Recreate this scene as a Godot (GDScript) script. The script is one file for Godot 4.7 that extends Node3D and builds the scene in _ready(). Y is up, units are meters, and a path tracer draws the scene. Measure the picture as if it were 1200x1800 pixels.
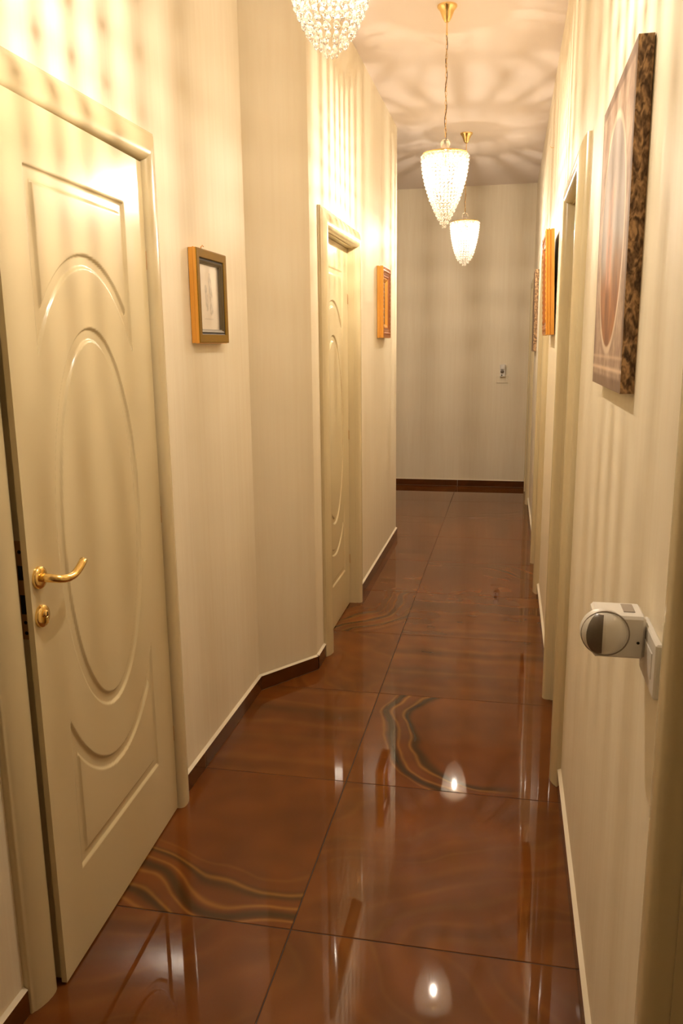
extends Node3D

# ---------------------------------------------------------------- measures (metres)
const CEIL := 3.13
const WL1 := -1.078        # left wall, near part
const WL2 := -0.875        # left wall, far part
const WR := 0.222          # right wall
const ZB := -8.86          # end wall
const ZE := -6.40          # where the left wall ends and a passage opens
const ZN := 2.2            # wall behind the viewer
const KINK_A := Vector2(-1.078, -3.30)
const KINK_B := Vector2(-0.875, -3.585)
const XH := -3.2           # far side of the side passage
const PITCH := 0.765       # floor tile pitch

var M := {}
var used := {}

# ---------------------------------------------------------------- bookkeeping
func numbered(called: String) -> String:
	if not used.has(called):
		used[called] = 0
		return called
	used[called] += 1
	return "%s_%03d" % [called, used[called]]

func thing(called: String, label: String, category: String, at := Vector3.ZERO, turn := 0.0, group := "") -> Node3D:
	var o := Node3D.new()
	o.name = numbered(called)
	add_child(o)
	o.position = at
	o.rotation.y = turn
	o.set_meta("label", label)
	o.set_meta("category", category)
	if group:
		o.set_meta("group", group)
	return o

func struct(called: String) -> Node3D:
	var o := Node3D.new()
	o.name = numbered(called)
	o.set_meta("kind", "structure")
	add_child(o)
	return o

func obj(called: String, mesh: Mesh, m: Material, parent: Node, at := Vector3.ZERO) -> MeshInstance3D:
	var o := MeshInstance3D.new()
	o.name = called
	o.mesh = mesh
	o.material_override = m
	o.position = at
	if parent == self:
		o.name = numbered(called)
	parent.add_child(o, true)
	return o

# ---------------------------------------------------------------- shapes
func tool(smooth := false) -> SurfaceTool:
	var st := SurfaceTool.new()
	st.begin(Mesh.PRIMITIVE_TRIANGLES)
	st.set_smooth_group(0 if smooth else -1)
	return st

func done(st: SurfaceTool) -> ArrayMesh:
	st.generate_normals()
	return st.commit()

func vert(st: SurfaceTool, p: Vector3, uv := Vector2.ZERO) -> void:
	st.set_uv(uv)
	st.add_vertex(p)

# corners run counter-clockwise as seen from outside
func quad(st: SurfaceTool, a: Vector3, b: Vector3, c: Vector3, d: Vector3, ua := Vector2(0, 1), ub := Vector2(1, 1), uc := Vector2(1, 0), ud := Vector2(0, 0)) -> void:
	vert(st, a, ua); vert(st, c, uc); vert(st, b, ub)
	vert(st, a, ua); vert(st, d, ud); vert(st, c, uc)

func tri(st: SurfaceTool, a: Vector3, b: Vector3, c: Vector3) -> void:
	vert(st, a); vert(st, c); vert(st, b)

func box(st: SurfaceTool, lo: Vector3, hi: Vector3) -> void:
	var a := Vector3(lo.x, lo.y, hi.z); var b := Vector3(hi.x, lo.y, hi.z)
	var c := Vector3(hi.x, hi.y, hi.z); var d := Vector3(lo.x, hi.y, hi.z)
	var e := Vector3(lo.x, lo.y, lo.z); var f := Vector3(hi.x, lo.y, lo.z)
	var g := Vector3(hi.x, hi.y, lo.z); var h := Vector3(lo.x, hi.y, lo.z)
	quad(st, a, b, c, d); quad(st, f, e, h, g); quad(st, e, a, d, h)
	quad(st, b, f, g, c); quad(st, d, c, g, h); quad(st, e, f, b, a)

# box with all edges chamfered by k
func soft_box(st: SurfaceTool, lo: Vector3, hi: Vector3, k: float) -> void:
	var c := (lo + hi) / 2.0
	var s := (hi - lo) / 2.0
	for ax in 3:
		var u := (ax + 1) % 3
		var v := (ax + 2) % 3
		for sg in [-1.0, 1.0]:
			var p := []
			for q in [[-1, -1], [1, -1], [1, 1], [-1, 1]]:
				var w := Vector3.ZERO
				w[ax] = sg * s[ax]; w[u] = q[0] * (s[u] - k); w[v] = q[1] * (s[v] - k)
				p.append(c + w)
			if sg > 0: quad(st, p[0], p[1], p[2], p[3])
			else: quad(st, p[3], p[2], p[1], p[0])
		for su in [-1.0, 1.0]:
			for sv in [-1.0, 1.0]:
				# edge along ax
				var e := []
				for q in [[-1, 0], [1, 0], [1, 1], [-1, 1]]:
					var w := Vector3.ZERO
					w[ax] = q[0] * (s[ax] - k)
					w[u] = su * (s[u] - (k if q[1] == 1 else 0.0))
					w[v] = sv * (s[v] - (0.0 if q[1] == 1 else k))
					e.append(c + w)
				if su * sv > 0: quad(st, e[3], e[2], e[1], e[0])
				else: quad(st, e[0], e[1], e[2], e[3])
	for sx in [-1.0, 1.0]:
		for sy in [-1.0, 1.0]:
			for sz in [-1.0, 1.0]:
				var a := c + Vector3(sx * s.x, sy * (s.y - k), sz * (s.z - k))
				var b := c + Vector3(sx * (s.x - k), sy * s.y, sz * (s.z - k))
				var d := c + Vector3(sx * (s.x - k), sy * (s.y - k), sz * s.z)
				if sx * sy * sz > 0: tri(st, a, b, d)
				else: tri(st, a, d, b)

# profile: [radius, height] from bottom to top, about the y axis
func lathe(profile: Array, n := 24) -> ArrayMesh:
	var st := tool(true)
	for i in profile.size() - 1:
		var p: Vector2 = profile[i]
		var q: Vector2 = profile[i + 1]
		for k in n:
			var a := TAU * k / n
			var b := TAU * (k + 1) / n
			var c0 := Vector3(sin(a), 0, cos(a))
			var c1 := Vector3(sin(b), 0, cos(b))
			var p0 := c0 * p.x + Vector3.UP * p.y
			var p1 := c1 * p.x + Vector3.UP * p.y
			var q0 := c0 * q.x + Vector3.UP * q.y
			var q1 := c1 * q.x + Vector3.UP * q.y
			if p.x < 1e-5: tri(st, p0, q1, q0)
			elif q.x < 1e-5: tri(st, p0, p1, q0)
			else: quad(st, p0, p1, q1, q0)
	return done(st)

# round tube through points; radius may be one number or one per point
func tube(st: SurfaceTool, pts: Array, radius, n := 10, closed := false) -> void:
	var rings := []
	var count := pts.size()
	var nrm := Vector3.ZERO
	for i in count:
		var before: Vector3 = pts[(i - 1 + count) % count] if closed else pts[max(i - 1, 0)]
		var after: Vector3 = pts[(i + 1) % count] if closed else pts[min(i + 1, count - 1)]
		var t := (after - before).normalized()
		if nrm == Vector3.ZERO:
			nrm = t.cross(Vector3.UP if absf(t.y) < 0.9 else Vector3.RIGHT).normalized()
		nrm = (nrm - t * nrm.dot(t)).normalized()
		var bn := t.cross(nrm)
		var r: float = radius[i] if radius is Array else radius
		var ring := []
		for k in n:
			var a := TAU * k / n
			ring.append(pts[i] + (nrm * cos(a) + bn * sin(a)) * r)
		rings.append(ring)
	for i in (count if closed else count - 1):
		var r0: Array = rings[i]
		var r1: Array = rings[(i + 1) % count]
		for k in n:
			var k1 := (k + 1) % n
			quad(st, r0[k], r0[k1], r1[k1], r1[k])
	if not closed:
		for k in range(1, n - 1):
			tri(st, rings[0][0], rings[0][k + 1], rings[0][k])
			tri(st, rings[-1][0], rings[-1][k], rings[-1][k + 1])

# profile [inward, proud] swept round a w x h rectangle in the xy plane
func frame_sweep(st: SurfaceTool, w: float, h: float, profile: Array) -> void:
	var s := [Vector2(-1, -1), Vector2(1, -1), Vector2(1, 1), Vector2(-1, 1)]
	for side in 4:
		var c0: Vector2 = s[side]
		var c1: Vector2 = s[(side + 1) % 4]
		for i in profile.size() - 1:
			var p: Vector2 = profile[i]
			var q: Vector2 = profile[i + 1]
			var a := Vector3(c0.x * (w / 2 - p.x), c0.y * (h / 2 - p.x), p.y)
			var b := Vector3(c1.x * (w / 2 - p.x), c1.y * (h / 2 - p.x), p.y)
			var c := Vector3(c1.x * (w / 2 - q.x), c1.y * (h / 2 - q.x), q.y)
			var d := Vector3(c0.x * (w / 2 - q.x), c0.y * (h / 2 - q.x), q.y)
			quad(st, a, b, c, d)

# profile [outward, proud] swept as one length (0 = left leg, 1 = head, 2 = right leg) of a casing round an opening
func casing_length(which: int, ow: float, oh: float, profile: Array) -> ArrayMesh:
	var st := tool(true)
	var ends := []
	for i in profile.size():
		var p: Vector2 = profile[i]
		var pts := [Vector3(-ow / 2 - p.x, 0, p.y), Vector3(-ow / 2 - p.x, oh + p.x, p.y), Vector3(ow / 2 + p.x, oh + p.x, p.y), Vector3(ow / 2 + p.x, 0, p.y)]
		ends.append([pts[which], pts[which + 1]])
	for i in profile.size() - 1:
		quad(st, ends[i][0], ends[i + 1][0], ends[i + 1][1], ends[i][1])
	return done(st)

# ---------------------------------------------------------------- textures
func noise(freq: float, sd: int, octaves := 3) -> FastNoiseLite:
	var n := FastNoiseLite.new()
	n.seed = sd
	n.frequency = freq
	n.noise_type = FastNoiseLite.TYPE_SIMPLEX_SMOOTH
	n.fractal_octaves = octaves
	return n

func picture(w: int, h: int, paint: Callable) -> ImageTexture:
	var data := PackedByteArray()
	data.resize(w * h * 3)
	var at := 0
	for y in h:
		for x in w:
			var c: Color = paint.call((x + 0.5) / w, (y + 0.5) / h)
			data[at] = clampi(int(c.r * 255.0 + 0.5), 0, 255)
			data[at + 1] = clampi(int(c.g * 255.0 + 0.5), 0, 255)
			data[at + 2] = clampi(int(c.b * 255.0 + 0.5), 0, 255)
			at += 3
	return ImageTexture.create_from_image(Image.create_from_data(w, h, false, Image.FORMAT_RGB8, data))

func mat(called: String, c: Color, rough: float, metal := 0.0) -> StandardMaterial3D:
	var m := StandardMaterial3D.new()
	m.resource_name = called
	m.albedo_color = c
	m.roughness = rough
	m.metallic = metal
	M[called] = m
	return m

# polished banded stone: kind 0 arcs round a far corner, 1 straight grain, 2 a bent vein on one side, 3 faint clouds
func stone(kind: int, sd: int) -> ImageTexture:
	var n1 := noise(1.5, sd, 2)
	var n2 := noise(4.0, sd + 7, 2)
	var n3 := noise(1.0, sd + 13, 2)
	var n4 := noise(6.0, sd + 17, 1)
	var base := Color(0.395, 0.217, 0.09)
	var warm := Color(0.46, 0.258, 0.10)
	var dark := Color(0.235, 0.165, 0.075)
	var amber := Color(0.58, 0.39, 0.17)
	return picture(384, 384, func(u, v):
		var wob: float = n1.get_noise_2d(u, v)
		var fine: float = n2.get_noise_2d(u, v)
		var r := 0.0
		var env := 0.0
		if kind == 0 or kind == 4:
			r = Vector2(u - 0.85, (v - 0.05) * 1.1).length() + 0.10 * wob + 0.008 * fine
			env = smoothstep(0.72, 0.84, r) * (1.0 - smoothstep(1.12, 1.25, r))
		elif kind == 1:
			r = v + 0.04 * wob + 0.008 * fine
			env = clampf(0.30 + 0.3 * n3.get_noise_2d(u * 0.4, v * 4.0), 0.0, 1.0)
		elif kind == 2:
			r = Vector2((u - 0.75) * 1.05, (v - 0.35) * 0.9).length() + 0.09 * wob + 0.010 * fine
			env = smoothstep(0.50, 0.56, r) * (1.0 - smoothstep(0.66, 0.74, r)) * (1.0 - smoothstep(0.1, 0.45, u - 0.45))
		else:
			r = u * 0.45 + v * 0.9 + 0.16 * wob + 0.01 * fine
			env = clampf(0.20 + 0.2 * n3.get_noise_2d(u * 2.0, v * 2.0), 0.0, 1.0)
		var cloud: float = clampf(0.5 + 0.8 * n3.get_noise_2d(u * 1.3 + 5.0, v * 1.3) + 0.25 * wob, 0.0, 1.0)
		var c := base.lerp(warm, cloud)
		var f: float = [40.0, 15.0, 44.0, 26.0, 40.0][kind]
		var s1: float = 0.5 + 0.5 * sin(r * f * 2.1 + 2.0 * n3.get_noise_1d(r * 4.0))
		var s2: float = 0.5 + 0.5 * sin(r * f * 1.3 + 1.7)
		c = c.lerp(dark, env * pow(s2, 2.0) * [0.75, 0.55, 0.9, 0.55, 0.45][kind])
		c = c.lerp(amber, env * pow(s1, 6.0 if kind == 0 or kind == 2 else 3.0) * [0.75, 0.6, 0.8, 0.6, 0.4][kind])
		var g: float = 1.0 + 0.05 * n4.get_noise_2d(u, v)
		return Color(c.r * g, c.g * g, c.b * g))

func make_materials() -> void:
	var cream := Color(0.905, 0.81, 0.625).linear_to_srgb()
	# brushed plaster: faint vertical strokes, colour only
	var a := noise(3.0, 11, 3)
	var b := noise(14.0, 12, 2)
	var plaster := picture(256, 256, func(u, v):
		var cx := cos(u * TAU) * 1.6
		var sx := sin(u * TAU) * 1.6
		var cy := cos(v * TAU) * 0.18
		var t: float = 0.5 * a.get_noise_3d(cx, sx, cy) + 0.3 * b.get_noise_3d(cx, sx, cy * 0.6)
		var k: float = 0.98 + 0.028 * t
		return Color(k, k * (1.0 + 0.012 * t), k * (1.0 + 0.03 * t)))
	var w := mat("plaster", cream, 0.55)
	w.albedo_texture = plaster
	w.uv1_triplanar = true
	w.uv1_world_triplanar = true
	w.uv1_scale = Vector3(0.9, 0.45, 0.9)
	w.metallic_specular = 0.35
	mat("ceiling_paint", Color(0.87, 0.77, 0.70).linear_to_srgb(), 0.8)
	var d := mat("lacquer", Color(0.69, 0.585, 0.36).linear_to_srgb(), 0.22)
	d.metallic_specular = 0.5
	mat("caulk", Color(0.78, 0.70, 0.55).linear_to_srgb(), 0.6)
	mat("grout", Color(0.045, 0.030, 0.020).linear_to_srgb(), 0.8)
	mat("light_grout", Color(0.42, 0.36, 0.27).linear_to_srgb(), 0.8)
	var kinds := [[0, 3], [1, 21], [2, 35], [3, 48], [3, 77], [1, 90], [4, 63]]
	for i in kinds.size():
		var t := mat("stone_%d" % i, Color.WHITE, 0.025)
		t.albedo_texture = stone(kinds[i][0], kinds[i][1])
		t.texture_repeat = true
		t.metallic_specular = 0.42
	var sk := mat("skirting_stone", Color(0.85, 0.83, 0.83), 0.08)
	sk.albedo_texture = (M.stone_3 as StandardMaterial3D).albedo_texture
	sk.uv1_triplanar = true
	sk.uv1_scale = Vector3(1.3, 1.3, 1.3)
	mat("brass", Color(1.0, 0.87, 0.57), 0.18, 1.0)
	mat("gold", Color(0.98, 0.85, 0.60), 0.12, 1.0)
	mat("worn_brass", Color(0.70, 0.53, 0.32), 0.5, 0.25)
	mat("shadow_hole", Color(0.05, 0.035, 0.025), 0.7)
	mat("gilt", Color(0.93, 0.67, 0.28), 0.35, 0.15)
	mat("carved_gilt", Color(0.66, 0.40, 0.19), 0.38, 0.3)
	var ol := mat("olive_gilt", Color.WHITE, 0.45)
	var sp := noise(60.0, 5, 2)
	ol.albedo_texture = picture(128, 128, func(u, v):
		var t: float = 0.5 + 0.5 * sp.get_noise_2d(u, v)
		return Color(0.42, 0.31, 0.06).lerp(Color(0.68, 0.52, 0.14), t))
	ol.metallic_specular = 0.25
	ol.uv1_triplanar = true
	ol.uv1_scale = Vector3(6, 6, 6)
	mat("dark_lip", Color(0.16, 0.13, 0.09), 0.4, 0.3)
	mat("grey_lip", Color(0.42, 0.37, 0.27), 0.35, 0.3)
	mat("plastic", Color(0.80, 0.77, 0.72).linear_to_srgb(), 0.35)
	mat("smoked_lens", Color(0.16, 0.13, 0.10).linear_to_srgb(), 0.25)
	mat("grey_button", Color(0.34, 0.29, 0.24).linear_to_srgb(), 0.4)
	mat("cord_brown", Color(0.33, 0.20, 0.09), 0.6)
	var cr := mat("crystal", Color(1.0, 0.98, 0.95, 0.032), 0.02)
	cr.refraction_enabled = true
	cr.refraction_scale = 0.05
	cr.metallic_specular = 0.6
	var gl := mat("picture_glass", Color(1, 1, 1, 0.04), 0.03)
	gl.transparency = BaseMaterial3D.TRANSPARENCY_ALPHA
	var bu := mat("bulb_glow", Color(1, 0.95, 0.85), 0.4)
	bu.emission_enabled = true
	bu.emission = Color(1.0, 0.86, 0.66)
	bu.emission_energy_multiplier = 14.0

# ---------------------------------------------------------------- the room
func wall_with_openings(st: SurfaceTool, x0: float, x1: float, z0: float, z1: float, holes: Array) -> void:
	# holes: [z nearer the viewer, z farther, height], sorted from near to far; z0 > z1
	var z := z0
	for h in holes:
		box(st, Vector3(x0, 0, h[0]), Vector3(x1, CEIL, z))
		box(st, Vector3(x0, h[2], h[1]), Vector3(x1, CEIL, h[0]))
		z = h[1]
	box(st, Vector3(x0, 0, z1), Vector3(x1, CEIL, z))

func slab(st: SurfaceTool, pts: Array, y0: float, y1: float) -> void:
	# pts: a convex polygon in (x, z), turning so that walls face outward
	var n := pts.size()
	for i in n:
		var a: Vector2 = pts[i]
		var b: Vector2 = pts[(i + 1) % n]
		quad(st, Vector3(a.x, y0, a.y), Vector3(b.x, y0, b.y), Vector3(b.x, y1, b.y), Vector3(a.x, y1, a.y))
	for i in range(1, n - 1):
		tri(st, Vector3(pts[0].x, y1, pts[0].y), Vector3(pts[i].x, y1, pts[i].y), Vector3(pts[i + 1].x, y1, pts[i + 1].y))
		tri(st, Vector3(pts[0].x, y0, pts[0].y), Vector3(pts[i + 1].x, y0, pts[i + 1].y), Vector3(pts[i].x, y0, pts[i].y))

const OPEN_W := 0.79
const OPEN_H := 2.08
const D1Z := -1.925        # middle of the near left door
const D2Z := -4.225        # middle of the far left door
const RW := 0.64           # right hand openings are narrower
const R0Z := -0.525
const R1Z := -3.105
const R2Z := -5.385
const R3Z := -8.28

func build_room() -> void:
	var st := tool()
	var o: MeshInstance3D
	# left wall: near length, the slanted return and the far length are one wall
	wall_with_openings(st, WL1 - 0.14, WL1, ZN, KINK_A.y, [[D1Z + OPEN_W / 2, D1Z - OPEN_W / 2, OPEN_H]])
	slab(st, [Vector2(KINK_A.x, KINK_A.y), Vector2(KINK_B.x, KINK_B.y), Vector2(KINK_B.x - 0.14, KINK_B.y), Vector2(KINK_A.x - 0.14, KINK_A.y)], 0, CEIL)
	wall_with_openings(st, WL2 - 0.14, WL2, KINK_B.y, ZE, [[D2Z + OPEN_W / 2, D2Z - OPEN_W / 2, OPEN_H]])
	o = obj("wall_left", done(st), M.plaster, self)
	o.set_meta("kind", "structure")
	st = tool()
	wall_with_openings(st, WR, WR + 0.14, ZN, ZB, [[R0Z + OPEN_W / 2, R0Z - OPEN_W / 2, OPEN_H], [R1Z + RW / 2, R1Z - RW / 2, OPEN_H], [R2Z + RW / 2, R2Z - RW / 2, OPEN_H], [R3Z + RW / 2, R3Z - RW / 2, OPEN_H]])
	o = obj("wall_right", done(st), M.plaster, self)
	o.set_meta("kind", "structure")
	st = tool()
	box(st, Vector3(XH - 0.14, 0, ZB - 0.14), Vector3(WR + 0.14, CEIL, ZB))
	o = obj("wall_back", done(st), M.plaster, self)
	o.set_meta("kind", "structure")
	st = tool()
	box(st, Vector3(WL1 - 0.14, 0, ZN), Vector3(WR + 0.14, CEIL, ZN + 0.14))
	o = obj("wall_front", done(st), M.plaster, self)
	o.set_meta("kind", "structure")
	st = tool()
	box(st, Vector3(XH - 0.14, 0, ZB), Vector3(XH, CEIL, ZE))
	box(st, Vector3(XH - 0.14, 0, ZE), Vector3(WL2 - 0.14, CEIL, ZE + 0.14))
	o = obj("wall_passage", done(st), M.plaster, self)
	o.set_meta("kind", "structure")
	st = tool()
	box(st, Vector3(XH - 0.14, CEIL, ZB - 0.14), Vector3(WR + 0.14, CEIL + 0.12, ZN + 0.14))
	o = obj("ceiling", done(st), M.ceiling_paint, self)
	o.set_meta("kind", "structure")
	build_floor()
	build_skirting()

func tile_mesh(x0: float, x1: float, z0: float, z1: float, turn: int, cx: float, cz: float) -> ArrayMesh:
	# x0..x1, z1..z0 relative to the tile's middle; 1.2 mm arris
	var st := tool()
	var k := 0.0014
	var f := func(p: Vector3) -> Vector2:
		var u := Vector2(p.x - cx, p.z - cz) / PITCH
		for i in turn:
			u = Vector2(-u.y, u.x)
		return u + Vector2(0.5, 0.5)
	var t := [Vector3(x0 + k, 0, z0 - k), Vector3(x1 - k, 0, z0 - k), Vector3(x1 - k, 0, z1 + k), Vector3(x0 + k, 0, z1 + k)]
	var m := [Vector3(x0, -k, z0), Vector3(x1, -k, z0), Vector3(x1, -k, z1), Vector3(x0, -k, z1)]
	var g := [Vector3(x0, -0.011, z0), Vector3(x1, -0.011, z0), Vector3(x1, -0.011, z1), Vector3(x0, -0.011, z1)]
	quad(st, t[0], t[1], t[2], t[3], f.call(t[0]), f.call(t[1]), f.call(t[2]), f.call(t[3]))
	for i in 4:
		var j := (i + 1) % 4
		quad(st, m[i], m[j], t[j], t[i], f.call(m[i]), f.call(m[j]), f.call(t[j]), f.call(t[i]))
		quad(st, g[i], g[j], m[j], m[i], f.call(m[i]), f.call(m[j]), f.call(m[j]), f.call(m[i]))
	return done(st)

func build_floor() -> void:
	var fl := struct("floor")
	var st := tool()
	box(st, Vector3(XH, -0.12, ZB), Vector3(WR + 0.13, -0.010, ZN))
	obj("screed", done(st), M.grout, fl)
	# joints: a thin bed of grout just below the tile faces
	st = tool()
	box(st, Vector3(XH, -0.010, ZB), Vector3(WR + 0.13, -0.0016, ZN))
	obj("joint_grout", done(st), M.grout, fl)
	var rng := RandomNumberGenerator.new()
	rng.seed = 9
	# [material, turn] for the tiles one can tell apart: rows from near to far, left and right column
	var look := {
		Vector2i(0, 1): [3, 0], Vector2i(1, 1): [4, 1],
		Vector2i(0, 2): [0, 0], Vector2i(1, 2): [3, 2],
		Vector2i(0, 3): [1, 0], Vector2i(1, 3): [2, 0],
		Vector2i(0, 4): [3, 1], Vector2i(1, 4): [5, 0],
		Vector2i(0, 5): [6, 1], Vector2i(1, 5): [1, 0],
		Vector2i(0, 6): [5, 2], Vector2i(1, 6): [6, 2],
		Vector2i(0, 7): [1, 2], Vector2i(1, 7): [5, 0],
	}
	var xj := -0.533
	var zj := -1.828
	var g := 0.0013
	for row in range(-4, 12):
		for col in range(-4, 2):
			var cx := xj + (col - 0.5) * PITCH
			var cz := zj - (row - 1.5) * PITCH
			var x0 := maxf(cx - PITCH / 2 + g, XH)
			var x1 := minf(cx + PITCH / 2 - g, WR + 0.13)
			var z0 := minf(cz + PITCH / 2 - g, ZN)
			var z1 := maxf(cz - PITCH / 2 + g, ZB)
			if z1 > ZE:
				x0 = maxf(x0, WL1 - 0.13)
			if x1 - x0 < 0.03 or z0 - z1 < 0.03:
				continue
			if col < 0 and z1 > ZE:
				continue
			var pick: Array = look.get(Vector2i(col, row), [rng.randi_range(1, 6), rng.randi_range(0, 3)])
			obj("floor_tile", tile_mesh(x0, x1, z0, z1, pick[1], cx, cz), M["stone_%d" % pick[0]], fl)

# a run of skirting from a to b (x, z), the wall on the right hand going from a to b when side = 1
func skirting_run(parent: Node3D, a: Vector2, b: Vector2, joints: Array) -> void:
	var d := (b - a).normalized()
	var n := Vector2(-d.y, d.x)          # into the corridor
	var total := a.distance_to(b)
	var cuts := [0.0] + joints + [total]
	var h := 0.068
	var t := 0.012
	for i in cuts.size() - 1:
		var s0: float = cuts[i] + (0.0 if i == 0 else 0.0018)
		var s1: float = cuts[i + 1] - (0.0 if i == cuts.size() - 2 else 0.0018)
		var st := tool()
		soft_box(st, Vector3(s0, 0.0012, 0), Vector3(s1, h, t), 0.0012)
		var o := obj("skirting_tile", done(st), M.skirting_stone, parent)
		o.transform = Transform3D(Basis(Vector3(d.x, 0, d.y), Vector3.UP, Vector3(n.x, 0, n.y)), Vector3(a.x, 0, a.y))
	var sg := tool()
	box(sg, Vector3(0, 0.0, 0), Vector3(total, h - 0.002, t - 0.0015))
	var og := obj("joint_grout", done(sg), M.light_grout, parent)
	og.transform = Transform3D(Basis(Vector3(d.x, 0, d.y), Vector3.UP, Vector3(n.x, 0, n.y)), Vector3(a.x, 0, a.y))
	var sc := tool()
	var p := [Vector3(0, h, t), Vector3(total, h, t), Vector3(total, h + 0.0015, t * 0.8), Vector3(0, h + 0.0015, t * 0.8), Vector3(0, h + 0.006, 0), Vector3(total, h + 0.006, 0)]
	quad(sc, p[0], p[1], p[2], p[3])
	quad(sc, p[3], p[2], p[5], p[4])
	var oc := obj("caulk_line", done(sc), M.caulk, parent)
	oc.transform = og.transform

func build_skirting() -> void:
	var cw := 0.092
	var l := struct("baseboard_left")
	skirting_run(l, Vector2(WL1, ZN), Vector2(WL1, D1Z + OPEN_W / 2 + cw), [0.75, 1.5, 2.25, 3.0])
	skirting_run(l, Vector2(WL1, D1Z - OPEN_W / 2 - cw), KINK_A + Vector2(0, 0.004), [0.175])
	skirting_run(l, KINK_A + Vector2(0, 0.004), KINK_B + Vector2(0, 0.004), [])
	skirting_run(l, KINK_B + Vector2(0, 0.004), Vector2(WL2, D2Z + OPEN_W / 2 + cw), [0.012])
	skirting_run(l, Vector2(WL2, D2Z - OPEN_W / 2 - cw), Vector2(WL2, ZE), [0.125, 0.885])
	var b := struct("baseboard_back")
	skirting_run(b, Vector2(XH, ZB), Vector2(WR, ZB), [0.38, 1.145, 1.91, 2.675])
	var r := struct("baseboard_right")
	skirting_run(r, Vector2(WR, ZB), Vector2(WR, R3Z - RW / 2 - cw), [])
	skirting_run(r, Vector2(WR, R3Z + RW / 2 + cw), Vector2(WR, R2Z - RW / 2 - cw), [0.6, 1.36])
	skirting_run(r, Vector2(WR, R2Z + RW / 2 + cw), Vector2(WR, R1Z - RW / 2 - cw), [0.65])
	skirting_run(r, Vector2(WR, R1Z + RW / 2 + cw), Vector2(WR, R0Z - OPEN_W / 2 - cw), [0.77])
	skirting_run(r, Vector2(WR, R0Z + OPEN_W / 2 + cw), Vector2(WR, ZN), [0.75, 1.5])
	var p := struct("baseboard_passage")
	skirting_run(p, Vector2(XH, ZE), Vector2(XH, ZB), [0.765, 1.53])

# ---------------------------------------------------------------- doors
var leaf_cache := {}

func groove(x: float, y: float) -> float:
	# depth of the milled channels: an oval, and above and below it a panel bitten by a larger oval
	var dx := x - 0.382
	var dy := absf(y - 1.085)
	var d1 := oval(dx, dy, 0.226, 0.490)
	var d2 := oval(dx, dy, 0.37, 0.668)
	var rx := absf(dx) - 0.2425
	var ry := dy - 0.832
	var panel := maxf(maxf(rx, ry), -d2)
	var d := minf(absf(d1), absf(panel))
	return -0.0065 * (1.0 - smoothstep(0.0105, 0.0185, d))

func oval(x: float, y: float, a: float, b: float) -> float:
	var p := Vector2(x / a, y / b)
	var q := Vector2(x / (a * a), y / (b * b))
	var k := p.length()
	return k * (k - 1.0) / maxf(q.length(), 1e-5)

func leaf_face(w: float, h: float) -> ArrayMesh:
	var nx := 196
	var ny := 500
	var v := PackedVector3Array()
	var nn := PackedVector3Array()
	var ix := PackedInt32Array()
	var sx := 0.78 / w
	var e := 0.0012
	for j in ny + 1:
		for i in nx + 1:
			var x := w * i / nx
			var y := h * j / ny
			var z := groove(x * sx, y)
			var gx := 0.0
			var gy := 0.0
			if x > 0.1 and x < w - 0.08 and y > 0.2 and y < h - 0.1:
				gx = (groove((x + e) * sx, y) - groove((x - e) * sx, y)) / (2 * e)
				gy = (groove(x * sx, y + e) - groove(x * sx, y - e)) / (2 * e)
			v.append(Vector3(x, y, z))
			nn.append(Vector3(-gx, -gy, 1).normalized())
	for j in ny:
		for i in nx:
			var a := j * (nx + 1) + i
			ix.append_array([a, a + nx + 2, a + 1, a, a + nx + 1, a + nx + 2])
	var arr := []
	arr.resize(Mesh.ARRAY_MAX)
	arr[Mesh.ARRAY_VERTEX] = v
	arr[Mesh.ARRAY_NORMAL] = nn
	arr[Mesh.ARRAY_INDEX] = ix
	var m := ArrayMesh.new()
	m.add_surface_from_arrays(Mesh.PRIMITIVE_TRIANGLES, arr)
	return m

const CASING := [Vector2(0, -0.004), Vector2(0, 0.018), Vector2(0.003, 0.026), Vector2(0.009, 0.0315), Vector2(0.018, 0.034), Vector2(0.032, 0.0345), Vector2(0.050, 0.032), Vector2(0.068, 0.026), Vector2(0.080, 0.020), Vector2(0.084, 0.0165), Vector2(0.086, 0.016), Vector2(0.090, 0.014), Vector2(0.091, 0.0)]

# the frame of a door: jamb lining, casing in three lengths; local z points into the corridor, x along the wall
func door_frame(d: Node3D, ow: float, oh: float) -> void:
	for k in 3:
		obj("casing", casing_length(k, ow, oh, CASING), M.lacquer, d)
	var st := tool()
	box(st, Vector3(-ow / 2, 0, -0.14), Vector3(-ow / 2 + 0.004, oh, 0.0))
	box(st, Vector3(ow / 2 - 0.004, 0, -0.14), Vector3(ow / 2, oh, 0.0))
	box(st, Vector3(-ow / 2, oh - 0.004, -0.14), Vector3(ow / 2, oh, 0.0))
	obj("jamb", done(st), M.lacquer, d)

func leaf(parent: Node3D, w: float, h: float, thick: float) -> MeshInstance3D:
	# local: hinge at x = 0, face at z = 0, back at z = -thick
	if not leaf_cache.has(w):
		leaf_cache[w] = leaf_face(w, h)
	var o := obj("leaf", leaf_cache[w], M.lacquer, parent)
	var st := tool()
	var lip := 0.014
	# front lip, then the rebated body behind it
	var f := [Vector3(0, 0, 0), Vector3(w, 0, 0), Vector3(w, h, 0), Vector3(0, h, 0)]
	var b := Vector3(0, 0, -lip)
	for i in 4:
		var j := (i + 1) % 4
		quad(st, f[i] + b, f[j] + b, f[j], f[i])
	box(st, Vector3(0.013, 0, -thick), Vector3(w - 0.010, h - 0.013, -lip))
	quad(st, f[3] + b, f[2] + b, f[1] + b, f[0] + b)
	obj("edge", done(st), M.lacquer, o)
	return o

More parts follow.
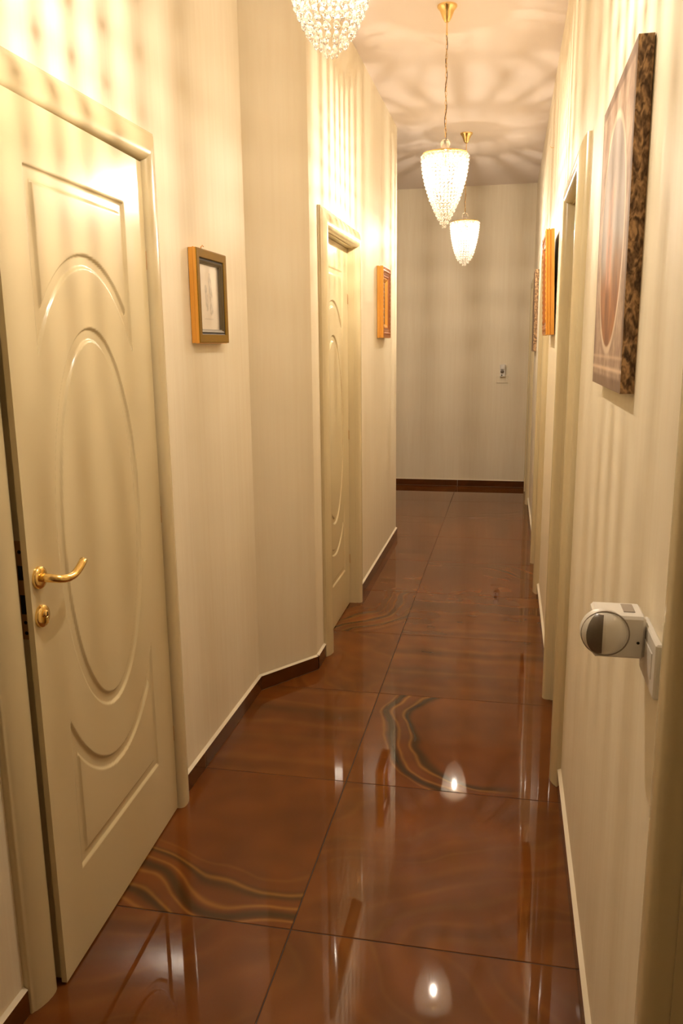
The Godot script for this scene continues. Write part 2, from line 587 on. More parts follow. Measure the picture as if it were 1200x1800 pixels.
func joined(pieces: Array) -> ArrayMesh:
	var st := SurfaceTool.new()
	for p in pieces:
		st.append_from(p[0], 0, p[1])
	return st.commit()

func lever(parent: Node3D, x: float, y: float, dirn: float) -> void:
	var ros := lathe([Vector2(0.026, 0), Vector2(0.026, 0.006), Vector2(0.0245, 0.009), Vector2(0.018, 0.0105), Vector2(0.0, 0.0105)], 32)
	var st := tool(true)
	var pts := []
	var rad := []
	# out from the door, then round a bend and along it, lifting in a shallow wave
	for p in [Vector3(0, 0, 0.006), Vector3(0, 0, 0.022), Vector3(0.001, -0.001, 0.036), Vector3(0.006, -0.003, 0.047), Vector3(0.016, -0.0055, 0.054), Vector3(0.032, -0.008, 0.056), Vector3(0.05, -0.009, 0.056), Vector3(0.062, -0.008, 0.056), Vector3(0.074, -0.005, 0.056), Vector3(0.087, 0.0, 0.056), Vector3(0.101, 0.006, 0.055), Vector3(0.114, 0.0115, 0.054), Vector3(0.117, 0.0125, 0.054)]:
		pts.append(Vector3(p.x * dirn, p.y, p.z))
		rad.append(0.0095)
	rad[-1] = 0.006
	rad[1] = 0.0105
	tube(st, pts, rad, 14)
	obj("handle", joined([[ros, Transform3D(Basis(Vector3.RIGHT, PI / 2), Vector3.ZERO)], [done(st), Transform3D.IDENTITY]]), M.brass, parent, Vector3(x, y, 0))

func key_plate(parent: Node3D, x: float, y: float) -> void:
	var face := Basis(Vector3.RIGHT, PI / 2)
	var ros := lathe([Vector2(0.026, 0), Vector2(0.026, 0.006), Vector2(0.0245, 0.009), Vector2(0.016, 0.0105), Vector2(0.0, 0.0105)], 32)
	var cyl := lathe([Vector2(0.0085, 0), Vector2(0.0085, 0.006), Vector2(0.007, 0.0075), Vector2(0.0, 0.0075)], 20)
	var st := tool()
	soft_box(st, Vector3(-0.0045, -0.018, 0.009), Vector3(0.0045, 0.0, 0.0165), 0.0015)
	obj("key_rosette", joined([[ros, Transform3D(face, Vector3.ZERO)], [cyl, Transform3D(face, Vector3(0, 0.006, 0.009))], [done(st), Transform3D.IDENTITY]]), M.brass, parent, Vector3(x, y, 0))
	st = tool()
	box(st, Vector3(-0.001, 0.002, 0.0160), Vector3(0.001, 0.011, 0.0172))
	obj("keyhole", done(st), M.shadow_hole, parent, Vector3(x, y, 0))

func build_doors() -> void:
	# near left door, a hand's breadth ajar into the corridor; hinged on its far side
	var d := struct("door_1")
	d.position = Vector3(WL1, 0, D1Z)
	d.rotation.y = PI / 2
	door_frame(d, OPEN_W, OPEN_H)
	var lf := leaf(d, 0.78, 2.068, 0.046)
	# the leaf turns about its far edge
	lf.transform = Transform3D(Basis(Vector3.UP, deg_to_rad(2.7)), Vector3(OPEN_W / 2 - 0.004, 0.006, 0.0135)) * Transform3D(Basis.IDENTITY, Vector3(-0.78, 0, 0))
	lever(lf, 0.78 - 0.744, 1.035, 1.0)
	key_plate(lf, 0.78 - 0.747, 0.945)
	var st := tool()
	box(st, Vector3(0.0118, 0.895, -0.036), Vector3(0.0131, 1.125, -0.0165))
	obj("lock_plate", done(st), M.worn_brass, lf)
	st = tool()
	box(st, Vector3(0.0112, 1.035, -0.033), Vector3(0.0119, 1.068, -0.019))
	box(st, Vector3(0.0112, 0.955, -0.033), Vector3(0.0119, 1.0, -0.019))
	obj("bolt_hole", done(st), M.shadow_hole, lf)
	for y in [1.10, 0.935, 0.91]:
		var s := obj("screw", lathe([Vector2(0.0045, 0), Vector2(0.003, 0.0012), Vector2(0, 0.0015)], 12), M.shadow_hole, lf, Vector3(0.0118, y, -0.026))
		s.rotation.z = PI / 2
	for y in [0.28, 1.03, 1.80]:
		obj("hinge", lathe([Vector2(0.0, -0.028), Vector2(0.0022, -0.026), Vector2(0.0022, 0.026), Vector2(0.0, 0.028)], 10), M.worn_brass, d, Vector3(OPEN_W / 2 - 0.003, y, 0.0125))
	# far left door, shut, its leaf set back in the frame
	d = struct("door_2")
	d.position = Vector3(WL2, 0, D2Z)
	d.rotation.y = PI / 2
	door_frame(d, OPEN_W, OPEN_H)
	lf = leaf(d, 0.78, 2.068, 0.046)
	lf.position = Vector3(-0.39, 0.006, -0.036)
	key_plate(lf, 0.033, 0.945)
	for y in [0.28, 1.03, 1.80]:
		obj("hinge", lathe([Vector2(0.0, -0.028), Vector2(0.0022, -0.026), Vector2(0.0022, 0.026), Vector2(0.0, 0.028)], 10), M.worn_brass, d, Vector3(0.389, y, -0.035))
	# right hand doors, leaves deep in their openings
	var k := 3
	for z in [R0Z, R1Z, R2Z, R3Z]:
		d = struct("door_%d" % k)
		k += 1
		d.position = Vector3(WR, 0, z)
		d.rotation.y = -PI / 2
		var w: float = OPEN_W if z == R0Z else RW
		door_frame(d, w, OPEN_H)
		lf = leaf(d, w - 0.01, 2.068, 0.044)
		lf.position = Vector3(-w / 2 + 0.005, 0.006, -0.085)

# ---------------------------------------------------------------- lamps
func bead_mesh(n := 8) -> ArrayMesh:
	var st := tool()
	var prof := [Vector2(0, -1), Vector2(0.62, -0.72), Vector2(1, -0.2), Vector2(1, 0.2), Vector2(0.62, 0.72), Vector2(0, 1)]
	for i in prof.size() - 1:
		var p: Vector2 = prof[i]
		var q: Vector2 = prof[i + 1]
		for k in n:
			var a := TAU * k / n
			var b := TAU * (k + 1) / n
			var c0 := Vector3(sin(a), 0, cos(a))
			var c1 := Vector3(sin(b), 0, cos(b))
			if p.x < 1e-5: tri(st, Vector3(0, p.y, 0), c1 * q.x + Vector3.UP * q.y, c0 * q.x + Vector3.UP * q.y)
			elif q.x < 1e-5: tri(st, c0 * p.x + Vector3.UP * p.y, c1 * p.x + Vector3.UP * p.y, Vector3(0, q.y, 0))
			else: quad(st, c0 * p.x + Vector3.UP * p.y, c1 * p.x + Vector3.UP * p.y, c1 * q.x + Vector3.UP * q.y, c0 * q.x + Vector3.UP * q.y)
	return done(st)

var BEAD: ArrayMesh

# where the beads of a shade sit: rim at y = 0 going down; pointed cones and round-bottomed ones
func bead_places(pointed: bool, depth: float, radius: float) -> Array:
	var out := []
	var pitch := 0.0182
	var rows := int(depth / pitch)
	# beads strung across the top between the cap plate and the rim
	for i in 4:
		var r: float = radius - 0.0165 * (i + 0.75)
		var n := int(TAU * r / 0.0168)
		for k in n:
			var a := TAU * k / n
			out.append([Vector3(r * sin(a), -0.001, r * cos(a)), 0.0093, a, 0])
	for i in rows:
		var t := float(i) / (rows - 1)
		var r: float
		if pointed:
			r = radius * (1.0 - pow(t, 1.95) * 0.92)
		else:
			r = radius * (1.0 - 0.42 * pow(t, 1.4)) * sqrt(maxf(1.0 - pow(t, 5.0), 0.04))
		var n := 28 if r > 0.074 else 20 if r > 0.05 else 14 if r > 0.032 else 9 if r > 0.018 else 6
		var s := minf(0.0118, TAU * r / n * lerpf(0.487, 0.31, t))
		for k in n:
			var a := TAU * k / n + (0.35 * i if (pointed and t > 0.75) else 0.0)
			out.append([Vector3(r * sin(a), -i * pitch - 0.008, r * cos(a)), s, a, i])
	return out

func chain_link() -> ArrayMesh:
	var st := tool(true)
	var pts := []
	for k in 16:
		var a := TAU * k / 16
		pts.append(Vector3(0.0045 * cos(a), 0.0125 * sin(a), 0))
	tube(st, pts, 0.0011, 6, true)
	return done(st)

func lamp(label: String, at: Vector3, rim_y: float, depth: float, radius: float, pointed: bool, single_rows: int, energy: float) -> void:
	var t := thing("crystal_pendant_lamp", label, "lamp", Vector3(at.x, CEIL, at.z), 0.0, "crystal pendant lamps along the corridor")
	var drop := CEIL - rim_y
	obj("canopy", lathe([Vector2(0, -0.072), Vector2(0.008, -0.072), Vector2(0.013, -0.069), Vector2(0.015, -0.064), Vector2(0.021, -0.056), Vector2(0.030, -0.034), Vector2(0.036, -0.020), Vector2(0.045, -0.011), Vector2(0.048, -0.005), Vector2(0.048, 0.0)], 40), M.gold, t)
	obj("stem", lathe([Vector2(0, -0.128), Vector2(0.005, -0.127), Vector2(0.004, -0.118), Vector2(0.0032, -0.10), Vector2(0.0032, -0.072)], 14), M.gold, t)
	# chain of oval links down to the crystal ball
	var links := Node3D.new()
	links.name = "chain"
	t.add_child(links)
	var cl := chain_link()
	var y := -0.138
	var k := 0
	while y > -drop + 0.075:
		var o := obj("link", cl, M.gold, links, Vector3(0, y, 0))
		o.rotation.y = (k % 2) * PI / 2 + 0.4
		y -= 0.0208
		k += 1
	var st := tool(true)
	var pts := []
	var yy := -0.125
	while yy > -drop + 0.055:
		var a := -yy * 46.0
		pts.append(Vector3(0.0045 * sin(a), yy, 0.0045 * cos(a * 0.83)))
		yy -= 0.012
	tube(st, pts, 0.0018, 6)
	obj("cord", done(st), M.cord_brown, t)
	var shade := Node3D.new()
	shade.name = "shade"
	shade.position.y = -drop
	t.add_child(shade)
	obj("top_ball", bead_ball(0.025), M.crystal, shade, Vector3(0, 0.050, 0))
	obj("collar", lathe([Vector2(0, 0.012), Vector2(0.012, 0.013), Vector2(0.016, 0.018), Vector2(0.010, 0.022), Vector2(0.006, 0.028), Vector2(0, 0.03)], 20), M.gold, shade)
	# small cap plate, spokes and the rim that carries the strings
	obj("cap_plate", lathe([Vector2(0, 0.004), Vector2(0.046, 0.004), Vector2(0.048, 0.007), Vector2(0.046, 0.010), Vector2(0.020, 0.013), Vector2(0, 0.014)], 32), M.gold, shade)
	for i in 6:
		st = tool(true)
		var a := TAU * i / 6 + 0.3
		tube(st, [Vector3(0.04 * sin(a), 0.007, 0.04 * cos(a)), Vector3(radius * sin(a), 0.004, radius * cos(a))], 0.002, 6)
		obj("spoke", done(st), M.gold, shade)
	st = tool(true)
	pts = []
	for i in 48:
		var a := TAU * i / 48
		pts.append(Vector3(radius * sin(a), 0.004, radius * cos(a)))
	tube(st, pts, 0.004, 8, true)
	obj("rim", done(st), M.gold, shade)
	# beads: the lowest rows of the nearest shade one by one, the rest together
	var all := bead_places(pointed, depth, radius)
	var last: int = all[-1][3]
	var rest := []
	for b in all:
		if last - b[3] < single_rows:
			var o := obj("crystal_bead", BEAD, M.crystal, shade, b[0])
			o.scale = Vector3(b[1], 0.0094, b[1])
			o.rotation.y = b[2]
		else:
			rest.append(b)
	var mm := MultiMesh.new()
	mm.transform_format = MultiMesh.TRANSFORM_3D
	mm.mesh = BEAD
	mm.instance_count = rest.size()
	for i in rest.size():
		var b: Array = rest[i]
		mm.set_instance_transform(i, Transform3D(Basis(Vector3.UP, b[2]).scaled_local(Vector3(b[1], 0.0094, b[1])), b[0]))
	var mi := MultiMeshInstance3D.new()
	mi.name = "crystal_bead_strings"
	mi.multimesh = mm
	mi.material_override = M.crystal
	mi.set_meta("kind", "stuff")
	shade.add_child(mi)
	# lamp holder and bulb, with the bulb's light in it
	obj("bulb_holder", lathe([Vector2(0, -0.055), Vector2(0.013, -0.055), Vector2(0.013, 0.0), Vector2(0.010, 0.005)], 20), M.gold, shade)
	obj("bulb", lathe([Vector2(0, -0.125), Vector2(0.012, -0.122), Vector2(0.019, -0.112), Vector2(0.022, -0.10), Vector2(0.020, -0.086), Vector2(0.013, -0.068), Vector2(0.010, -0.055)], 24), M.bulb_glow, shade)
	var l := OmniLight3D.new()
	l.name = "bulb_light"
	l.position = Vector3(0, -0.10, 0)
	l.light_color = LIGHT_COLOR
	l.light_energy = energy
	l.light_size = 0.01
	l.omni_range = 14.0
	l.omni_attenuation = 2.0
	l.shadow_enabled = true
	shade.add_child(l)

func bead_ball(r: float) -> ArrayMesh:
	var prof := []
	for i in 9:
		var a := PI * i / 8 - PI / 2
		prof.append(Vector2(maxf(r * cos(a), 0.0), r * sin(a)))
	return lathe(prof, 14)

const LIGHT_COLOR := Color(1.0, 0.935, 0.85)

func build_lamps() -> void:
	BEAD = bead_mesh()
	lamp("nearest crystal bead pendant lamp, only its round beaded bottom in view at the top", Vector3(-0.392, 0, -1.83), 2.475, 0.345, 0.108, false, 10, 1.52)
	lamp("middle crystal bead pendant lamp tapering to a point, on a gold chain", Vector3(-0.344, 0, -4.27), 2.462, 0.36, 0.109, true, 0, 1.80)
	lamp("farthest crystal bead pendant lamp with a rounded bottom, before the end wall", Vector3(-0.378, 0, -6.70), 2.477, 0.345, 0.108, false, 0, 2.15)

# ---------------------------------------------------------------- pictures
func build_pictures() -> void:
	# small framed drawing on the near left wall
	var w := 0.30
	var h := 0.318
	var t := thing("framed_drawing", "small pencil drawing in an olive and gilt frame beside the near left door", "picture", Vector3(WL1, 1.719, -2.825), PI / 2)
	var st := tool()
	frame_sweep(st, w, h, [Vector2(0.0, 0.002), Vector2(0.0, 0.016), Vector2(-0.002, 0.019), Vector2(0.0, 0.024), Vector2(0.0, 0.029)])
	obj("gilt_edge", done(st), M.gilt, t)
	st = tool()
	frame_sweep(st, w, h, [Vector2(0.0, 0.029), Vector2(0.004, 0.031), Vector2(0.028, 0.030), Vector2(0.030, 0.027)])
	obj("frame", done(st), M.olive_gilt, t)
	st = tool()
	frame_sweep(st, w, h, [Vector2(0.030, 0.027), Vector2(0.033, 0.025), Vector2(0.035, 0.027), Vector2(0.038, 0.027)])
	obj("inner_lip", done(st), M.dark_lip, t)
	st = tool()
	frame_sweep(st, w, h, [Vector2(0.038, 0.027), Vector2(0.043, 0.024), Vector2(0.043, 0.022), Vector2(0.048, 0.020), Vector2(0.048, 0.012)])
	obj("slip", done(st), M.grey_lip, t)
	var sk := noise(7.0, 41, 3)
	var sf := noise(40.0, 42, 2)
	var drawing := picture(160, 176, func(u, v):
		var paper := Color(0.86, 0.80, 0.73)
		var lean: float = 0.02 * sin(v * 7.0)
		# a faint standing figure in pencil, with a lighter companion and a ground line
		var d := 1e3
		for s in [[0.60, 0.16, 0.60, 0.18, 0.035, 1.0], [0.60, 0.24, 0.62, 0.44, 0.075, 0.8], [0.58, 0.44, 0.60, 0.72, 0.045, 0.9], [0.66, 0.44, 0.66, 0.70, 0.035, 0.9], [0.40, 0.36, 0.40, 0.48, 0.05, 0.45], [0.42, 0.48, 0.40, 0.66, 0.05, 0.4]]:
			var a := Vector2(s[0], s[1]); var b := Vector2(s[2], s[3])
			var p := Vector2(u + lean, v)
			var k: float = clampf((p - a).dot(b - a) / maxf((b - a).length_squared(), 1e-6), 0.0, 1.0)
			var q: float = (p.distance_to(a.lerp(b, k)) - s[4]) / s[5]
			d = minf(d, q)
		var shade: float = smoothstep(0.02, -0.03, d) * clampf(0.45 + 0.9 * sk.get_noise_2d(u * 2.0, v), 0.05, 0.9)
		var line: float = smoothstep(0.014, 0.0, absf(d)) * 0.35 * clampf(0.6 + sf.get_noise_2d(u, v), 0.0, 1.0)
		var ground: float = smoothstep(0.012, 0.0, absf(v - 0.83 - 0.01 * sk.get_noise_2d(u, 3.0))) * smoothstep(0.25, 0.35, u) * (1.0 - smoothstep(0.65, 0.75, u)) * 0.3
		return paper.lerp(Color(0.36, 0.31, 0.27), clampf(shade * 0.75 + line + ground, 0.0, 0.85)))
	mat("drawing_paper", Color.WHITE, 0.7).albedo_texture = drawing
	st = tool()
	var pw := w / 2 - 0.046
	var ph := h / 2 - 0.046
	quad(st, Vector3(-pw, -ph, 0.011), Vector3(pw, -ph, 0.011), Vector3(pw, ph, 0.011), Vector3(-pw, ph, 0.011))
	obj("drawing", done(st), M.drawing_paper, t)
	st = tool()
	box(st, Vector3(-pw, -ph, 0.014), Vector3(pw, ph, 0.016))
	obj("glass", done(st), M.picture_glass, t)
	st = tool()
	box(st, Vector3(-w / 2 + 0.001, -h / 2 + 0.001, 0.001), Vector3(w / 2 - 0.001, h / 2 - 0.001, 0.010))
	obj("backing", done(st), M.cord_brown, t)
	st = tool(true)
	tube(st, [Vector3(-0.035, h / 2 - 0.005, 0.004), Vector3(-0.035, h / 2 + 0.012, 0.004), Vector3(-0.035, h / 2 + 0.018, 0.010), Vector3(-0.035, h / 2 + 0.012, 0.014)], 0.0018, 6)
	obj("hook", done(st), M.gold, t)
	# gilt carved frames: one on the far left wall, one on the right wall
	gilt_frame("gilt_framed_picture", "narrow gilt frame with carved rust-brown front on the far left wall", Vector3(WL2, 1.823, -5.61), PI / 2, 0.345, 0.465, 0.044, 0.0)
	gilt_frame("gilt_framed_picture", "gilt framed picture leaning from the right wall between two doorways", Vector3(WR - 0.012, 1.845, -4.53), -PI / 2, 0.44, 0.515, 0.044, deg_to_rad(2.1))
	# canvas prints
	canvas("canvas_print", "large canvas print of an oval portrait with bark-patterned edges, nearest on the right wall", Vector3(WR, 1.754, -1.795), 0.505, 0.595, 0.026, 3, true)
	canvas("canvas_print", "narrow brown canvas print far down the right wall, past the second doorway", Vector3(WR, 1.812, -7.46), 0.50, 0.68, 0.030, 8, false)

func gilt_frame(called: String, label: String, at: Vector3, turn: float, w: float, h: float, dep: float, lean: float) -> void:
	var t := thing(called, label, "picture", at, turn, "gilt framed pictures")
	t.rotation = Vector3(0, turn, 0)
	var tip := Basis(Vector3.UP, turn) * Basis(Vector3.RIGHT, lean)
	t.transform = Transform3D(tip, at)
	var st := tool()
	frame_sweep(st, w, h, [Vector2(0.0, 0.002), Vector2(0.0, dep * 0.42), Vector2(0.004, dep * 0.45), Vector2(0.004, dep * 0.50), Vector2(-0.001, dep * 0.55), Vector2(-0.001, dep * 0.72), Vector2(0.003, dep * 0.76), Vector2(0.003, dep * 0.80), Vector2(0.0, dep * 0.84), Vector2(0.0, dep * 0.96), Vector2(0.004, dep)])
	obj("gilt_edge", done(st), M.gilt, t)
	st = tool()
	frame_sweep(st, w, h, [Vector2(0.004, dep), Vector2(0.012, dep * 0.98), Vector2(0.052, dep * 0.90), Vector2(0.054, dep * 0.84), Vector2(0.060, dep * 0.86), Vector2(0.066, dep * 0.86), Vector2(0.068, dep * 0.72)])
	obj("carved_frame", done(st), M.carved_gilt, t)
	st = tool()
	frame_sweep(st, w, h, [Vector2(0.068, dep * 0.72), Vector2(0.074, dep * 0.74), Vector2(0.090, dep * 0.55), Vector2(0.094, dep * 0.35)])
	obj("gilt_slip", done(st), M.gilt, t)
	# carved leaves along the frame, each a small raised lozenge
	var lf := leaf_carving()
	var nx := int(w / 0.026)
	var ny := int(h / 0.026)
	for s in [-1.0, 1.0]:
		for i in nx:
			var o := obj("carved_leaf", lf, M.carved_gilt, t, Vector3(-w / 2 + (i + 0.5) * w / nx, s * (h / 2 - 0.028), dep * 0.92))
			o.rotation.z = 0.5 if i % 2 else -0.5
		for i in ny:
			var o := obj("carved_leaf", lf, M.carved_gilt, t, Vector3(s * (w / 2 - 0.028), -h / 2 + (i + 0.5) * h / ny, dep * 0.92))
			o.rotation.z = PI / 2 + (0.5 if i % 2 else -0.5)
	var n := noise(3.0, 61, 3)
	if not M.has("dim_print"):
		mat("dim_print", Color.WHITE, 0.5).albedo_texture = picture(96, 128, func(u, v):
			var k: float = 0.5 + 0.5 * n.get_noise_2d(u * 1.5, v * 0.6)
			return Color(0.42, 0.36, 0.24).lerp(Color(0.66, 0.58, 0.42), k))
	st = tool()
	var pw := w / 2 - 0.092
	var ph := h / 2 - 0.092
	quad(st, Vector3(-pw, -ph, dep * 0.36), Vector3(pw, -ph, dep * 0.36), Vector3(pw, ph, dep * 0.36), Vector3(-pw, ph, dep * 0.36))
	obj("print", done(st), M.dim_print, t)
	st = tool()
	box(st, Vector3(-w / 2 + 0.002, -h / 2 + 0.002, 0.0015), Vector3(w / 2 - 0.002, h / 2 - 0.002, dep * 0.34))
	obj("backing", done(st), M.cord_brown, t)

func leaf_carving() -> ArrayMesh:
	var st := tool(true)
	var n := 8
	var ring := []
	for k in n:
		var a := TAU * k / n
		ring.append(Vector3(0.016 * cos(a), 0.0085 * sin(a), 0))
	var up := []
	for k in n:
		up.append(ring[k] * 0.55 + Vector3(0.002, 0, 0.0045))
	for k in n:
		var j := (k + 1) % n
		quad(st, ring[k], ring[j], up[j], up[k])
		tri(st, Vector3(0.003, 0, 0.0056), up[k], up[j])
	return done(st)

func canvas(called: String, label: String, at: Vector3, w: float, h: float, dep: float, sd: int, ovalled: bool) -> void:
	var t := thing(called, label, "picture", at, -PI / 2, "canvas prints on the right wall")
	var n1 := noise(1.6, sd, 4)
	var n2 := noise(7.0, sd + 1, 3)
	var n3 := noise(26.0, sd + 2, 2)
	var front := picture(200, 240, func(u, v):
		var taupe := Color(0.60, 0.49, 0.41)
		var g: float = n3.get_noise_2d(u, v)
		var c := taupe.lerp(Color(0.76, 0.66, 0.56), clampf(0.45 + 0.7 * n2.get_noise_2d(u, v) + 0.2 * g, 0.0, 1.0))
		if not ovalled:
			var q: float = n2.get_noise_2d(u * 0.6 + 4.0, v * 0.8)
			c = Color(0.44, 0.33, 0.24).lerp(Color(0.60, 0.49, 0.38), clampf(0.5 + q, 0.0, 1.0))
			if absf(u - 0.5) < 0.33 and absf(v - 0.5) < 0.40:
				c = c.lerp(Color(0.32, 0.24, 0.17), clampf(0.35 + 0.9 * q, 0.0, 0.8))
			return c
		var e := Vector2((u - 0.5) / 0.37, (v - 0.49) / 0.375).length()
		# border mouldings of the printed frame
		var edge: float = minf(minf(u, 1.0 - u), minf(v, 1.0 - v))
		c = c.lerp(Color(0.42, 0.32, 0.25), smoothstep(0.045, 0.03, edge) * 0.7)
		c = c.lerp(Color(0.86, 0.76, 0.66), smoothstep(0.012, 0.0, absf(v - 0.935)) + 0.6 * smoothstep(0.010, 0.0, absf(v - 0.895)))
		if v > 0.945 and absf(fmod(u * 22.0, 1.0) - 0.5) < 0.16:
			c = c.lerp(Color(0.66, 0.56, 0.47), 0.6)
		if e < 1.08:
			c = c.lerp(Color(0.84, 0.75, 0.65), smoothstep(1.08, 1.03, e))
		if e < 1.0:
			var sky := Color(0.60, 0.55, 0.51).lerp(Color(0.70, 0.65, 0.61), clampf(0.5 + n1.get_noise_2d(u * 2.0, v), 0.0, 1.0))
			var brown := Color(0.50, 0.32, 0.19).lerp(Color(0.68, 0.45, 0.25), clampf(0.5 + n2.get_noise_2d(u, v * 0.5), 0.0, 1.0))
			var inner := sky.lerp(brown, smoothstep(0.50, 0.72, v + 0.10 * n1.get_noise_2d(u, v)))
			# soft pinkish draped shape in the middle, unreadable in the photograph
			var px: float = absf(u - 0.48 - 0.05 * sin(v * 9.0))
			var pink: float = smoothstep(0.14, 0.05, px) * smoothstep(0.28, 0.36, v) * (1.0 - smoothstep(0.62, 0.70, v))
			inner = inner.lerp(Color(0.84, 0.63, 0.52), pink * clampf(0.65 + 0.6 * n2.get_noise_2d(u, v), 0.0, 1.0))
			c = c.lerp(inner, smoothstep(1.0, 0.97, e))
		return c)
	var fm := mat("canvas_front_%d" % sd, Color.WHITE, 0.62)
	fm.albedo_texture = front
	var b1 := noise(1.0, sd + 5, 2)
	var b2 := noise(1.0, sd + 6, 3)
	var bark := picture(64, 1024, func(u, v):
		var bend: float = b2.get_noise_2d(u * 1.2, v * 9.0)
		var s: float = b1.get_noise_2d(u * 1.6 + 0.5 * bend, v * 26.0 + 0.9 * bend)
		var k: float = clampf(0.56 + 0.85 * s + 0.3 * b2.get_noise_2d(u * 4.0 + 9.0, v * 50.0), 0.0, 1.0)
		return Color(0.31, 0.22, 0.14).lerp(Color(0.80, 0.65, 0.47), k))
	var bm := mat("bark_print_%d" % sd, Color.WHITE, 0.6)
	bm.albedo_texture = bark
	var st := tool()
	var a := w / 2
	var b := h / 2
	quad(st, Vector3(-a, -b, dep), Vector3(a, -b, dep), Vector3(a, b, dep), Vector3(-a, b, dep))
	obj("printed_front", done(st), fm, t)
	st = tool()
	quad(st, Vector3(a, -b, dep), Vector3(a, -b, 0.0), Vector3(a, b, 0.0), Vector3(a, b, dep))
	quad(st, Vector3(-a, -b, 0.0), Vector3(-a, -b, dep), Vector3(-a, b, dep), Vector3(-a, b, 0.0))
	quad(st, Vector3(-a, b, dep), Vector3(a, b, dep), Vector3(a, b, 0.0), Vector3(-a, b, 0.0), Vector2(0, 0.1), Vector2(0, 0.9), Vector2(1, 0.9), Vector2(1, 0.1))
	quad(st, Vector3(-a, -b, 0.0), Vector3(a, -b, 0.0), Vector3(a, -b, dep), Vector3(-a, -b, dep), Vector2(0, 0.1), Vector2(0, 0.9), Vector2(1, 0.9), Vector2(1, 0.1))
	obj("wrapped_edge", done(st), bm, t)
	t.transform.basis = t.transform.basis * Basis(Vector3.RIGHT, 0.006)

# ---------------------------------------------------------------- small fittings
func sphere_patch(r: float, lon0: float, lon1: float, lat0: float, lat1: float, n := 14) -> ArrayMesh:
	var st := tool(true)
	var f := func(a: float, b: float) -> Vector3: return Vector3(r * cos(b) * sin(a), r * sin(b), r * cos(b) * cos(a))
	for i in n:
		for j in n:
			var a0 := lerpf(lon0, lon1, float(i) / n); var a1 := lerpf(lon0, lon1, float(i + 1) / n)
			var b0 := lerpf(lat0, lat1, float(j) / n); var b1 := lerpf(lat0, lat1, float(j + 1) / n)
			quad(st, f.call(a0, b0), f.call(a1, b0), f.call(a1, b1), f.call(a0, b1))
	return done(st)

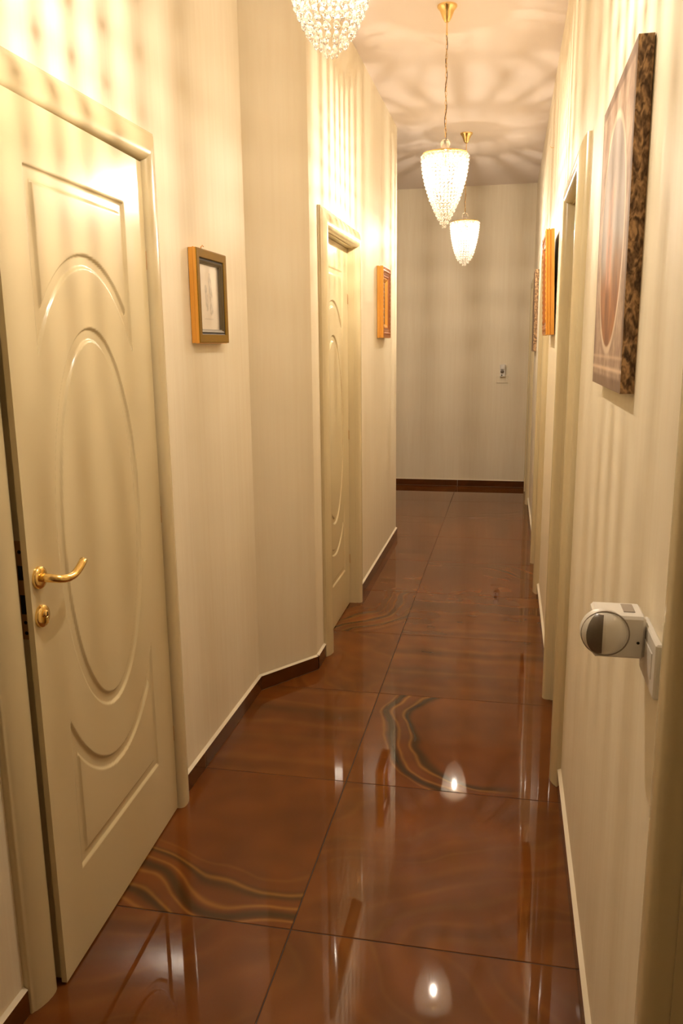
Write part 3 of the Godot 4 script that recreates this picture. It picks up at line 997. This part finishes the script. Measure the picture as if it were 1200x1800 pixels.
func build_fittings() -> void:
	# motion sensor plugged into a socket on the right wall
	var s := thing("wall_socket", "cream wall socket plate under the motion sensor on the right wall", "socket", Vector3(WR, 1.094, -1.184), -PI / 2)
	var st := tool()
	soft_box(st, Vector3(-0.063, -0.041, 0), Vector3(0.063, 0.041, 0.010), 0.0025)
	obj("cover_plate", done(st), M.plastic, s)
	st = tool()
	soft_box(st, Vector3(-0.024, -0.020, 0.008), Vector3(0.040, 0.020, 0.0112), 0.001)
	obj("insert", done(st), M.plastic, s)
	# world axes: x to the right, z towards the viewer
	var t := thing("motion_sensor", "white ball-headed motion sensor plugged in below the large canvas print", "sensor", Vector3(WR - 0.011, 1.082, -1.236), 0.0)
	st = tool()
	soft_box(st, Vector3(-0.074, 0.0, -0.034), Vector3(0.0, 0.066, 0.036), 0.004)
	obj("body", done(st), M.plastic, t)
	st = tool()
	soft_box(st, Vector3(-0.030, 0.064, -0.024), Vector3(-0.013, 0.0672, 0.014), 0.0006)
	obj("switch", done(st), M.grey_button, t)
	var hole := obj("screw_hole", lathe([Vector2(0.0022, 0), Vector2(0.0022, 0.0006), Vector2(0, 0.0006)], 12), M.shadow_hole, t, Vector3(-0.010, 0.026, 0.0359))
	hole.rotation.x = PI / 2
	st = tool(true)
	var pts := []
	for k in 36:
		var a := TAU * k / 36
		pts.append(Vector3(-0.0575 + 0.0345 * cos(a), 0.038 + 0.0345 * sin(a), 0.0355))
	tube(st, pts, 0.0012, 6, true)
	obj("socket_ring", done(st), M.grey_button, t)
	var ball := obj("ball_head", bead_ball_fine(0.0345), M.plastic, t, Vector3(-0.0595, 0.0385, 0.026))
	obj("lens", sphere_patch(0.0349, deg_to_rad(-50), deg_to_rad(-8), deg_to_rad(-62), deg_to_rad(62)), M.smoked_lens, ball)
	# the like on the end wall
	s = thing("wall_socket", "small socket plate on the end wall, a dark-eyed sensor above it", "socket", Vector3(-0.070, 1.168, ZB))
	st = tool()
	soft_box(st, Vector3(-0.063, -0.041, 0), Vector3(0.063, 0.041, 0.010), 0.002)
	obj("cover_plate", done(st), M.plaster, s)
	st = tool()
	soft_box(st, Vector3(-0.03, -0.02, 0.008), Vector3(0.03, 0.02, 0.0112), 0.001)
	obj("insert", done(st), M.plaster, s)
	t = thing("motion_sensor", "small white motion sensor with a dark eye on the end wall", "sensor", Vector3(-0.070, 1.196, ZB + 0.011))
	st = tool()
	soft_box(st, Vector3(-0.026, 0.0, 0.0), Vector3(0.030, 0.128, 0.045), 0.004)
	obj("body", done(st), M.plastic, t)
	st = tool()
	soft_box(st, Vector3(-0.022, 0.078, 0.043), Vector3(0.026, 0.122, 0.062), 0.004)
	obj("lid", done(st), M.plastic, t)
	var eye := obj("eye", lathe([Vector2(0.019, 0), Vector2(0.018, 0.008), Vector2(0.012, 0.014), Vector2(0, 0.016)], 24), M.smoked_lens, t, Vector3(-0.003, 0.052, 0.044))
	eye.rotation.x = PI / 2
	var dot := obj("button", lathe([Vector2(0.008, 0), Vector2(0.007, 0.005), Vector2(0, 0.006)], 16), M.shadow_hole, t, Vector3(-0.006, 0.016, 0.044))
	dot.rotation.x = PI / 2
	# a nail left high in the right wall
	t = thing("wall_hook", "tiny brass hook high on the right wall beyond the first doorway", "hook", Vector3(WR, 2.70, -5.35), -PI / 2)
	st = tool(true)
	tube(st, [Vector3(0, 0, 0), Vector3(0, 0, 0.012), Vector3(0, 0.003, 0.018), Vector3(0, 0.009, 0.019)], 0.002, 8)
	obj("shank", done(st), M.gold, t)

func bead_ball_fine(r: float) -> ArrayMesh:
	var prof := []
	for i in 17:
		var a := PI * i / 16 - PI / 2
		prof.append(Vector2(maxf(r * cos(a), 0.0), r * sin(a)))
	return lathe(prof, 32)

# ---------------------------------------------------------------- everything
func _ready() -> void:
	var cam := Camera3D.new()
	cam.name = "camera"
	add_child(cam)
	cam.position = Vector3(0, 1.55, 0)
	cam.rotation = Vector3(-0.205779, 0.204944, -0.011051)
	cam.fov = 65.0593
	cam.near = 0.05
	cam.far = 60.0
	cam.current = true
	var we := WorldEnvironment.new()
	we.name = "surroundings"
	var env := Environment.new()
	env.background_mode = Environment.BG_COLOR
	env.background_color = Color(0, 0, 0)
	env.tonemap_mode = Environment.TONE_MAPPER_LINEAR
	env.tonemap_exposure = 1.0
	env.sdfgi_enabled = true
	env.ssao_enabled = true
	env.ssil_enabled = true
	we.environment = env
	add_child(we)
	make_materials()
	build_room()
	build_doors()
	build_lamps()
	build_pictures()
	build_fittings()
